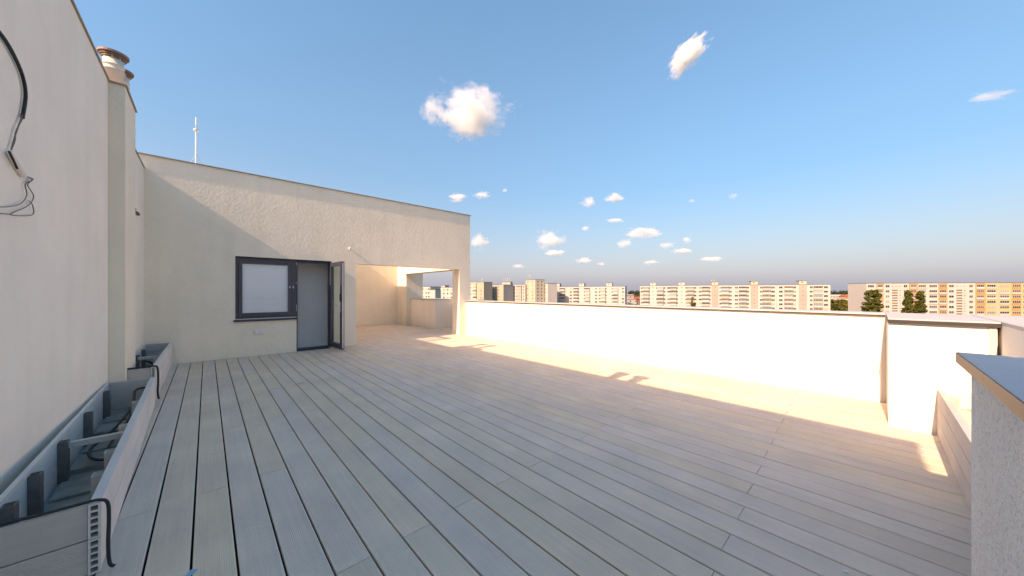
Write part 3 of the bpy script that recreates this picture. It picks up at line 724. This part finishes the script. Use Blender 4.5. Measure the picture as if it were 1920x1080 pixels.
# B: white block left of it
P, Q = dep(1029, 300), dep(1172, 272)
tB, W, H = block('plain white block with three roof housings left of the skyline gap', P, Q, 6.1, 11, B_WHITE)
for s in range(3):
    u0, u1 = W * s / 3, W * (s + 1) / 3; w_ = u1 - u0; c = u0 + w_ * (0.36 if s < 2 else 0.42)
    housing(tB, c - 2.2, c + 2.2, H, 2.9, B_WHITE)
    for du in (-0.155, 0.33): link('downpipe', MB().box(c + du * w_ - 0.18, c + du * w_ + 0.18, -0.35, -0.004, 0.02, H - 0.6).mesh('downpipe', B_GREY), tB)
    for f in range(NF - 1):
        zf = H - FL * (f + 1) - 0.4
        win(tB, c, zf, 0.7, 0.6, 1.5, y=-0.09, g_=4)
        for sg in (-1, 1):
            win(tB, c + sg * w_ * 0.115, zf, 1.3); link('balcony', balcony_mesh(4.0, rnd.choice((0, 0, 4, 3)), rnd.choice((0, 0, 1))), tB, loc=(c + sg * w_ * 0.23, -0.002, zf))
        win(tB, u0 + w_ * 0.02 + 1.2, zf, 1.8); win(tB, u1 - 1.6, zf, 2.0)
for f in range(NF):
    zf = H - FL * (f + 1) - 0.4
    link('side_balcony', MB().box(0.002, 1.6, 0, 3.2, 0, 1.0).mesh('side_balcony', PAR[2]), tB, loc=(W, 3.5, zf))
# C: stepped cluster at the far left of the skyline, each piece its own building
def simple(label, pxa, Da, pxb, Db, roofpy, depth, mat, cols, name='apartment_block', strips=(), balc=(), h_=None, nf=7, side=None, wide=1.4):
    P, Q = dep(pxa, Da), dep(pxb, Db); roof = hgt(roofpy, (Da + Db) / 2)
    t, W, H = block(label, P, Q, roof, depth, mat, name=name, group='stepped blocks left of the long white block' if 880 < pxa < 1020 else None)
    for u0, u1, m in strips: strip(t, u0 * W, u1 * W, H, m)
    for f in range(nf):
        zf = H - FL * (f + 1) - 0.3
        for u in cols: win(t, u * W, zf, wide)
        for u, w_, p_ in balc: link('balcony', balcony_mesh(w_, rnd.choice((0, 4, 3)), p_), t, loc=(u * W, -0.002, zf))
        if side:
            for v in side:
                o = win(t, 0, zf, 1.3, g_=0); o.location = (W + 0.07, v, zf + 0.85); o.rotation_euler.z = math.pi / 2
    return t, W, H
t, W, H = simple('beige tower with white loggias beside the concrete column', 872, 292, 907, 276, 529.7, 10, B_BEIGE, (0.32, 0.86), strips=((0.28, 0.64, B_CREAM),), balc=((0.55, 4.0, 1), (0.14, 3.0, 2)))
antennas(t, W * 0.75, 3, H + 0.28, 2, 4.0)
t, W, H = simple('grey shaded block with a beige end right of the beige tower', 908, 300, 944, 282, 534.5, 12, B_GREY, (0.34, 0.48, 0.62, 0.76), strips=((0.70, 1.0, B_BEIGE),), balc=((0.15, 3.2, 2),))  # front's shade is put into the grey wall colour
t, W, H = simple('white and yellow block with an orange top balcony strip', 944, 296, 985, 288, 534, 12, B_WHITE, (0.06, 0.5, 0.62, 0.92), strips=((0.14, 0.36, B_YELLOW), (0.66, 0.84, B_CREAM)), balc=((0.26, 3.2, 3), (0.75, 3.4, 3)))
housing(t, -3.2, 5.0, H, 2.6, B_CREAM, y0=4.0); antennas(t, -1.6, 5, H + 2.6, 4, 5.0)
t, W, H = simple('tallest cream tower with aerials and a dark side', 985.5, 291, 1003.5, 276, 525.2, 9, B_CREAM, (0.25, 0.75), balc=(), side=(2.5, 6.0), wide=1.7)
antennas(t, 1.0, 2, H + 0.28, 4, 5.0)
t, W, H = simple('narrow pale block between the tall tower and the long white block', 1004.5, 296, 1027, 276, 532.3, 9, B_WHITE, (0.56, 0.82), strips=((0.0, 0.4, B_CREAM),), balc=((0.22, 3.0, 3),))
# seen through the opening between the columns
t, W, H = simple('pale grey flats with square windows seen through the column opening', 783, 250, 806.5, 243, 538, 12, B_WHITE, (0.12, 0.42, 0.7, 0.9), wide=1.5)
t, W, H = simple('blank pale block standing before the red roof in the opening', 805.5, 215, 816, 214, 543.5, 8, B_WHITE, (), nf=1)
t, W, H = simple('cream house with a red roof edge seen through the opening', 812, 262, 828, 262, 541, 10, B_CREAM, (0.35, 0.7), nf=6)
link('roof_tiles', MB().box(-0.4, W + 0.4, -0.5, 10.4, H + 0.29, H + 0.75).mesh('roof_tiles', B_RED), t)
t, W, H = simple('white flats with small square windows nearest the concrete column', 826, 246, 858, 240, 539.2, 12, B_WHITE, (0.2, 0.42, 0.64, 0.86), wide=1.4)
housing(t, 0.3, 3.6, H, 1.5, B_WHITE, y0=0.5)
# E: right block with orange bays
P = dep(1624.5, 184); Q0 = dep(1920, 173); Q = P + (Q0 - P) * 1.12
tE, W, H = block('long pale block with orange bays at the right of the skyline', P, Q, 6.3, 12, B_WHITE)
def ue(cx_):                                       # facade metre for a column of the photograph
    px = 1520 + cx_ / 4.8; d = (Q - P); dn = Vector((d.x, d.y, 0)).normalized(); r = ray(px, HY)
    den = dn.x * r.y - dn.y * r.x
    return (r.x * P.y - r.y * P.x) / -(den) if False else (P.y * r.x - P.x * r.y) / (dn.x * r.y - dn.y * r.x)
link('end_wall_shade', MB().box(-0.08, -0.004, 0.0, 12.0, 0.02, H - 0.01).mesh('end_wall_shade', B_GREY), tE)  # grey panel over the block's end: the shade is put into its colour
strip(tE, ue(1560), W, H, B_YELLOW, y=-0.05)
for a, c in ((592, 655), (885, 962), (1150, 1228), (1482, 1572), (1808, 1892)): strip(tE, ue(a), ue(c), H, B_ORANGE, 'orange_bay', y=-0.09)
link('joint', MB().box(ue(1676), ue(1686), -0.12, -0.004, 0.02, H - 0.02).mesh('joint', B_GREY), tE)
for f in range(NF):
    zf = H - FL * (f + 1) - 0.25
    for a, w_ in ((690, 1.9), (852, 1.7), (1265, 2.2), (1442, 1.7)): win(tE, ue(a), zf, w_, 1.3)
    for a, w_ in ((540, 3.0), (623, 2.5), (922, 2.7), (1002, 3.4), (1100, 3.6), (1188, 3.0), (1525, 3.2), (1623, 3.8), (1742, 4.0), (1850, 3.6), (1945, 3.4), (2040, 3.6)):
        win(tE, ue(a), zf, w_, 1.2, 0.95, y=-0.14, panes=4)
        gi, pi = rnd.choice((0, 4, 3)), rnd.choice((0, 1, 3))
        key = ('p', w_, pi)
        if key not in WM: WM[key] = MB().box(-w_ / 2 - 0.1, w_ / 2 + 0.1, -0.22, -0.001, 0.0, 0.9).mesh('bay_panel', PAR[pi])
        if rnd.random() < 0.45: link('bay_panel', WM[key], tE, loc=(ue(a), -0.10, zf))
    for a in (757, 1338):
        if f == 0:
            for da in (-22, 10, 42): win(tE, ue(a + da), zf, 0.7, 0.6, 1.2)
        else:
            for z in (0.35, 1.75): link('stair_window', louvre_mesh(2.6), tE, loc=(ue(a), -0.03, zf + z))
            for z in (0.35, 1.75): win(tE, ue(a + 46), zf, 0.8, 0.55, z)

# ================================================================== HILL, HOUSES, TREES
def camgrid(name, px0, px1, nx, rows, mat):
    b = MB(); v = []
    for D, z, amp in rows:
        for i in range(nx + 1):
            px = px0 + (px1 - px0) * i / nx; p = dep(px, D)
            v.append((p.x, p.y, z + amp * noise.noise(Vector((p.x * 0.012, p.y * 0.012, 3.1)))))
    f = [(r * (nx + 1) + i, r * (nx + 1) + i + 1, (r + 1) * (nx + 1) + i + 1, (r + 1) * (nx + 1) + i) for r in range(len(rows) - 1) for i in range(nx)]
    return b.add(v, f).build(name, mat, smooth=True)
M_HILL = plain('hill_grass', (0.075, 0.085, 0.04), 0.95, vary=0.35, scale=0.05)
struct(camgrid('hill', 700, 2100, 60, ((300, GROUND - 1, 0), (360, -19, 2), (430, -13, 3), (520, -8, 3), (640, -4.5, 3), (900, -2.0, 3), (1500, -1.0, 4), (2500, -30, 0)), M_HILL))
def leafmat(name, c0, c1):
    m, nt, b = newmat(name)
    ge = N(nt, 'ShaderNodeNewGeometry'); r = ramp(nt, c0, c1, 0.0, 1.0); nt.links.new(ge.outputs['Random Per Island'], r.inputs[0])
    nt.links.new(r.outputs[0], b.inputs['Base Color']); b.inputs['Roughness'].default_value = 0.7; b.inputs['Specular IOR Level'].default_value = 0.2
    tl = N(nt, 'ShaderNodeBsdfTranslucent'); nt.links.new(r.outputs[0], tl.inputs[0])
    ms = N(nt, 'ShaderNodeMixShader'); ms.inputs[0].default_value = 0.3
    nt.links.new(b.outputs[0], ms.inputs[1]); nt.links.new(tl.outputs[0], ms.inputs[2]); nt.links.new(ms.outputs[0], nt.nodes['Material Output'].inputs[0])
    return m
L_GREEN = leafmat('leaves_green', (0.035, 0.05, 0.012), (0.17, 0.175, 0.045)); L_OLIVE = leafmat('leaves_olive', (0.06, 0.065, 0.015), (0.15, 0.13, 0.035))
L_YELL = leafmat('leaves_yellowing', (0.12, 0.11, 0.02), (0.24, 0.19, 0.04)); L_DARK = leafmat('leaves_dark', (0.02, 0.032, 0.012), (0.055, 0.07, 0.03))
M_BARK = plain('bark', (0.10, 0.075, 0.055), 0.9, vary=0.3, scale=2)
def leaves(b, rng, clumps, per, size):
    for c, r in clumps:
        for _ in range(per):
            d = Vector((rng.gauss(0, 1), rng.gauss(0, 1), rng.gauss(0, 1))).normalized() * r * rng.random() ** 0.45
            p = Vector(c) + d; n = (d.normalized() * 0.8 + Vector((rng.gauss(0, 1), rng.gauss(0, 1), rng.gauss(0, 1) + 0.4))).normalized()
            a = n.orthogonal().normalized(); q = n.cross(a); s = size * rng.uniform(0.6, 1.4); th = rng.random() * 6.28
            a, q = a * math.cos(th) + q * math.sin(th), q * math.cos(th) - a * math.sin(th)
            b.add([p - a * s, p + q * s * 0.55, p + a * s, p - q * s * 0.55], [(0, 1, 2, 3)])
def tree(px, D, toppy, halfw, label, mat, shape='oval', n=60, per=60, size=0.45, group=None, name='tree', seed=1, base=GROUND, low=0.25):
    rng = random.Random(seed); p = dep(px, D); ztop = hgt(toppy, D); H = ztop - base
    t = thing(name, label, 'tree', (p.x, p.y, base), group=group)
    b = MB(); b.tube([(0, 0, 0), (0.1, 0.05, H * 0.4), (0, 0.1, H * 0.8)], [H * 0.018, H * 0.012, H * 0.004], 8)
    for k in range(7):
        a = k * 2.4; z = H * (0.25 + 0.08 * k); rr = halfw * 0.7
        b.tube([(0, 0, z), (math.cos(a) * rr * 0.5, math.sin(a) * rr * 0.5, z + H * 0.06), (math.cos(a) * rr, math.sin(a) * rr, z + H * 0.14)], [H * 0.006, H * 0.004, H * 0.002], 6)
    link('trunk', b.mesh('trunk', M_BARK, True), t)
    cl = []
    for i in range(n):
        u = rng.random(); z = H * (low + (0.97 - low) * u)
        if shape == 'oval': R = halfw * (0.25 + 0.85 * math.sin(math.pi * min(1, max(0, 0.12 + u * 0.80))) ** 0.7)
        elif shape == 'spire': R = halfw * (1.04 - u) ** 0.55
        elif shape == 'cone': R = halfw * (1.02 - u) + 0.15
        else: R = halfw * math.sqrt(max(0.05, 1 - (2 * u - 1) ** 2))
        a = rng.random() * math.tau; rr = R * math.sqrt(rng.random())
        cl.append(((rr * math.cos(a), rr * math.sin(a), z), halfw * rng.uniform(0.11, 0.30)))
    b = MB(); leaves(b, rng, cl, per, size); link('crown', b.mesh('crown', mat), t)
    return t
tree(1636, 150, 541, 3.0, 'dense dark green poplar before the grey end of the right block', L_GREEN, n=230, per=80, size=0.38, seed=2)
tree(1703, 146, 541, 2.5, 'taller left crown of the poplar pair before the right block', L_GREEN, 'spire', n=190, per=80, size=0.36, seed=3)
tree(1725, 149, 545, 2.9, 'right crown of the poplar pair before the right block', L_GREEN, 'spire', n=190, per=80, size=0.36, seed=4)
tree(1298, 190, 556, 2.4, 'yellow green conifer rising before the long cream block', L_YELL, 'cone', n=60, per=50, size=0.35, seed=5)
tree(1303, 192, 566, 2.2, 'lower yellowish conifer just right of the taller one', L_YELL, 'cone', n=40, per=50, size=0.35, seed=6)
tt = ((1562, 240, 561, 'olive green tree hard against the right end of the cream block'), (1574, 270, 560, 'dark bushy tree in the gap below the hillside houses'), (1587, 235, 566, 'yellow green tree in the middle of the gap between blocks'), (1600, 245, 562, 'olive tree in the gap beside the grey end wall'), (1568, 215, 569, 'low rounded tree at the parapet edge in the gap'))
for i, (px, D, py, lb) in enumerate(tt): tree(px, D, py, 6.0, lb, (L_OLIVE, L_GREEN, L_YELL, L_OLIVE, L_GREEN)[i], 'round', n=60, per=60, size=0.55, group='trees in the gap between the blocks', seed=20 + i, low=0.35)
tree(1190, 380, 552, 7.0, 'brown green tree behind the white house in the narrow gap', L_OLIVE, 'round', n=50, per=50, size=0.8, seed=31, low=0.3)
# far wood on the hill
b = MB(); rng = random.Random(11); cl = []
for px0, px1 in ((1165, 1210), (1550, 1612)):
    for i in range(70):
        D = rng.uniform(560, 950); px = rng.uniform(px0, px1); p = dep(px, D); z0 = -8 + (D - 520) / 400 * 6
        cl.append(((p.x, p.y, z0 + rng.uniform(1, 5.5)), rng.uniform(3, 5)))
leaves(b, rng, cl, 40, 1.3)
o = b.build('far_wood', L_DARK); tag(o, 'dark treeline along the far hilltop behind the houses', 'wood'); o['kind'] = 'stuff'
def house(px, D, eavepy, w_, d_, h_, label, wall, roofm, rz=0.0, rh=2.2):
    p = dep(px, D); z1 = hgt(eavepy, D); z0 = z1 - h_
    t = thing('house', label, 'house', (p.x, p.y, z0), -YAW + rz, 'small houses on the far hillside')
    link('wall', MB().box(-w_ / 2, w_ / 2, 0, d_, 0, h_).mesh('wall', wall), t)
    b = MB(); e_ = 0.5
    b.add([(-w_ / 2 - e_, -e_, h_ + 0.01), (w_ / 2 + e_, -e_, h_ + 0.01), (w_ / 2 + e_, d_ + e_, h_ + 0.01), (-w_ / 2 - e_, d_ + e_, h_ + 0.01), (-w_ / 2 - e_, d_ / 2, h_ + rh), (w_ / 2 + e_, d_ / 2, h_ + rh)],
          [(0, 1, 5, 4), (2, 3, 4, 5), (0, 4, 3), (1, 2, 5), (0, 3, 2, 1)])
    link('roof', b.mesh('roof', roofm), t)
    k = max(1, int(w_ / 4))
    for f in range(max(1, int(h_ / 3))):
        for i in range(k): link('window', window_mesh(1.4, 1.3, 0), t, loc=(-w_ / 2 + w_ * (i + 0.5) / k, -0.07, h_ - 2.4 - 3 * f))
house(1561, 430, 555.5, 9, 8, 6, 'white house at the left of the hillside houses', B_WHITE, B_GREY)
house(1576, 440, 555.5, 14, 8, 6, 'wide white house with a pale roof on the hillside', B_WHITE, B_GREY)
house(1590, 420, 556, 8, 8, 6, 'orange roofed house in the hillside gap', B_ORANGE, B_RED)
house(1599, 430, 555, 9, 8, 6, 'white house nearest the grey end wall on the hillside', B_WHITE, B_RED)
house(1587, 330, 562.5, 9, 7, 5, 'low white house with a flat pale roof among the gap trees', B_WHITE, B_GREY, rh=1.0)
house(1182, 330, 553.5, 7, 9, 9, 'pale pink house in the narrow gap between white blocks', B_PINK, B_GREY, rh=0.8)
house(1187, 300, 561, 10, 9, 14, 'white low building at the foot of the narrow gap', B_WHITE, B_WHITE, rh=0.3)
house(1199, 300, 560.5, 5, 7, 9, 'small house with a red roof at the right of the narrow gap', B_RED, B_RED, rh=2.0)

# ================================================================== CLOUDS
def cloudmat():
    m = bpy.data.materials.new('cloud_vapour'); m.use_nodes = True; nt = m.node_tree; nt.nodes.clear()
    out = N(nt, 'ShaderNodeOutputMaterial'); vol = N(nt, 'ShaderNodeVolumePrincipled')
    vol.inputs['Color'].default_value = (0.995, 0.995, 0.995, 1); vol.inputs['Anisotropy'].default_value = 0.0
    tc = N(nt, 'ShaderNodeTexCoord'); oi = N(nt, 'ShaderNodeObjectInfo')
    ln = N(nt, 'ShaderNodeVectorMath', operation='LENGTH'); nt.links.new(tc.outputs['Object'], ln.inputs[0])
    sc_ = N(nt, 'ShaderNodeMath', operation='MULTIPLY'); sc_.inputs[1].default_value = 50; nt.links.new(oi.outputs['Random'], sc_.inputs[0])
    ad = N(nt, 'ShaderNodeVectorMath', operation='ADD'); nt.links.new(tc.outputs['Object'], ad.inputs[0]); nt.links.new(sc_.outputs[0], ad.inputs[1])
    nz = N(nt, 'ShaderNodeTexNoise'); nz.inputs['Scale'].default_value = 1.9; nz.inputs['Detail'].default_value = 8; nz.inputs['Roughness'].default_value = 0.68
    nt.links.new(ad.outputs[0], nz.inputs['Vector'])
    a = N(nt, 'ShaderNodeMath', operation='MULTIPLY_ADD'); a.inputs[1].default_value = 2.4; a.inputs[2].default_value = -0.58
    nt.links.new(nz.outputs['Fac'], a.inputs[0])
    s = N(nt, 'ShaderNodeMath', operation='SUBTRACT'); nt.links.new(a.outputs[0], s.inputs[0]); nt.links.new(ln.outputs['Value'], s.inputs[1])
    r = N(nt, 'ShaderNodeMapRange'); r.inputs[1].default_value = 0.0; r.inputs[2].default_value = 0.9; r.inputs[3].default_value = 0.0; r.inputs[4].default_value = 1.0
    nt.links.new(s.outputs[0], r.inputs[0])
    mu = N(nt, 'ShaderNodeMath', operation='MULTIPLY'); nt.links.new(r.outputs[0], mu.inputs[0])
    nt.links.new(oi.outputs['Color'], mu.inputs[1])     # per-cloud density
    nt.links.new(mu.outputs[0], vol.inputs['Density']); nt.links.new(vol.outputs[0], out.inputs['Volume'])
    return m
M_CLOUD = cloudmat()
bm = bmesh.new(); bmesh.ops.create_icosphere(bm, subdivisions=3, radius=1.15); CM = bpy.data.meshes.new('cloud'); bm.to_mesh(CM); bm.free(); CM.materials.append(M_CLOUD)
def cloud(px, py, wpx, hpx, label, tilt=0.0, dens=1.0, base=1100.0):
    d = ray(px, py); t = base / d.z; p = Vector((0, 0, EYE)) + d * t
    o = bpy.data.objects.new('cloud', CM); COL.objects.link(o); o.location = p
    sx, sz = wpx / 2 / F * t * 1.48, hpx / 2 / F * t * 1.48
    o.scale = (sx, (sx + sz) / 2, sz); o.rotation_euler = (0, -tilt, -YAW)
    k = dens * 16.0 / (2 * sz); o.color = (k, k, k, 1)
    tag(o, label, 'cloud', 'fair weather clouds'); return o
cloud(884, 212, 132, 72, 'largest puffy white cloud in the upper middle of the sky')
cloud(814, 206, 48, 48, 'ragged wisp attached left of the largest cloud', dens=0.35)
cloud(1288, 103, 88, 38, 'slanting white cloud high at the upper right', tilt=math.radians(42))
CL = ((1853, 181, 75, 14, 0.2, 'thin streak of cloud at the far right edge'), (857, 371, 34, 19, .9, 'small cloud just above the right end of the back wall'), (905, 366, 34, 14, .7, 'small flat cloud right of the one above the back wall end'),
      (947, 357, 12, 8, .5, 'tiny cloud puff between the big cloud and the skyline'), (1104, 379, 28, 22, .8, 'round small cloud left of the brighter oval one'), (1153, 371, 36, 20, 1, 'bright oval small cloud in the middle sky'),
      (1030, 450, 56, 40, 1, 'puffy round cloud low over the stepped towers'), (1040, 474, 44, 12, .8, 'flat cloud strip right below the puffy round cloud'), (1206, 437, 66, 22, 1, 'longest low cloud with a ragged left tail'),
      (1172, 457, 28, 18, .8, 'small cloud tucked under the left tail of the longest low cloud'), (1155, 413, 36, 9, .5, 'faint thin cloud above the longest low cloud'), (1098, 428, 16, 10, .7, 'tiny cloud between the puffy round and longest low cloud'),
      (1250, 460, 28, 14, .5, 'faint cloud right of the longest low cloud'), (1288, 450, 18, 14, .6, 'small upright cloud puff above the low flat pair'), (1280, 471, 38, 11, .9, 'left cloud of the low flat pair'), (1333, 486, 42, 10, .9, 'right cloud of the low flat pair'),
      (899, 453, 38, 32, .9, 'cloud touching the right edge of the concrete frame'), (1095, 488, 30, 12, .8, 'low flat cloud above the white block'), (1220, 492, 32, 8, .5, 'faint low streak above the left end of the cream block'),
      (972, 499, 26, 9, .6, 'low pinkish streak above the stepped blocks'), (1297, 377, 14, 8, .3, 'very faint puff in the middle right sky'), (1375, 368, 18, 12, .3, 'faint isolated puff right of the middle sky'), (1127, 495, 18, 7, .5, 'smallest low streak close above the white block'))
for px, py, wp, hp, dn, lb in CL: cloud(px, py, wp * 0.92, hp * 0.92, lb, dens=dn * 0.4)
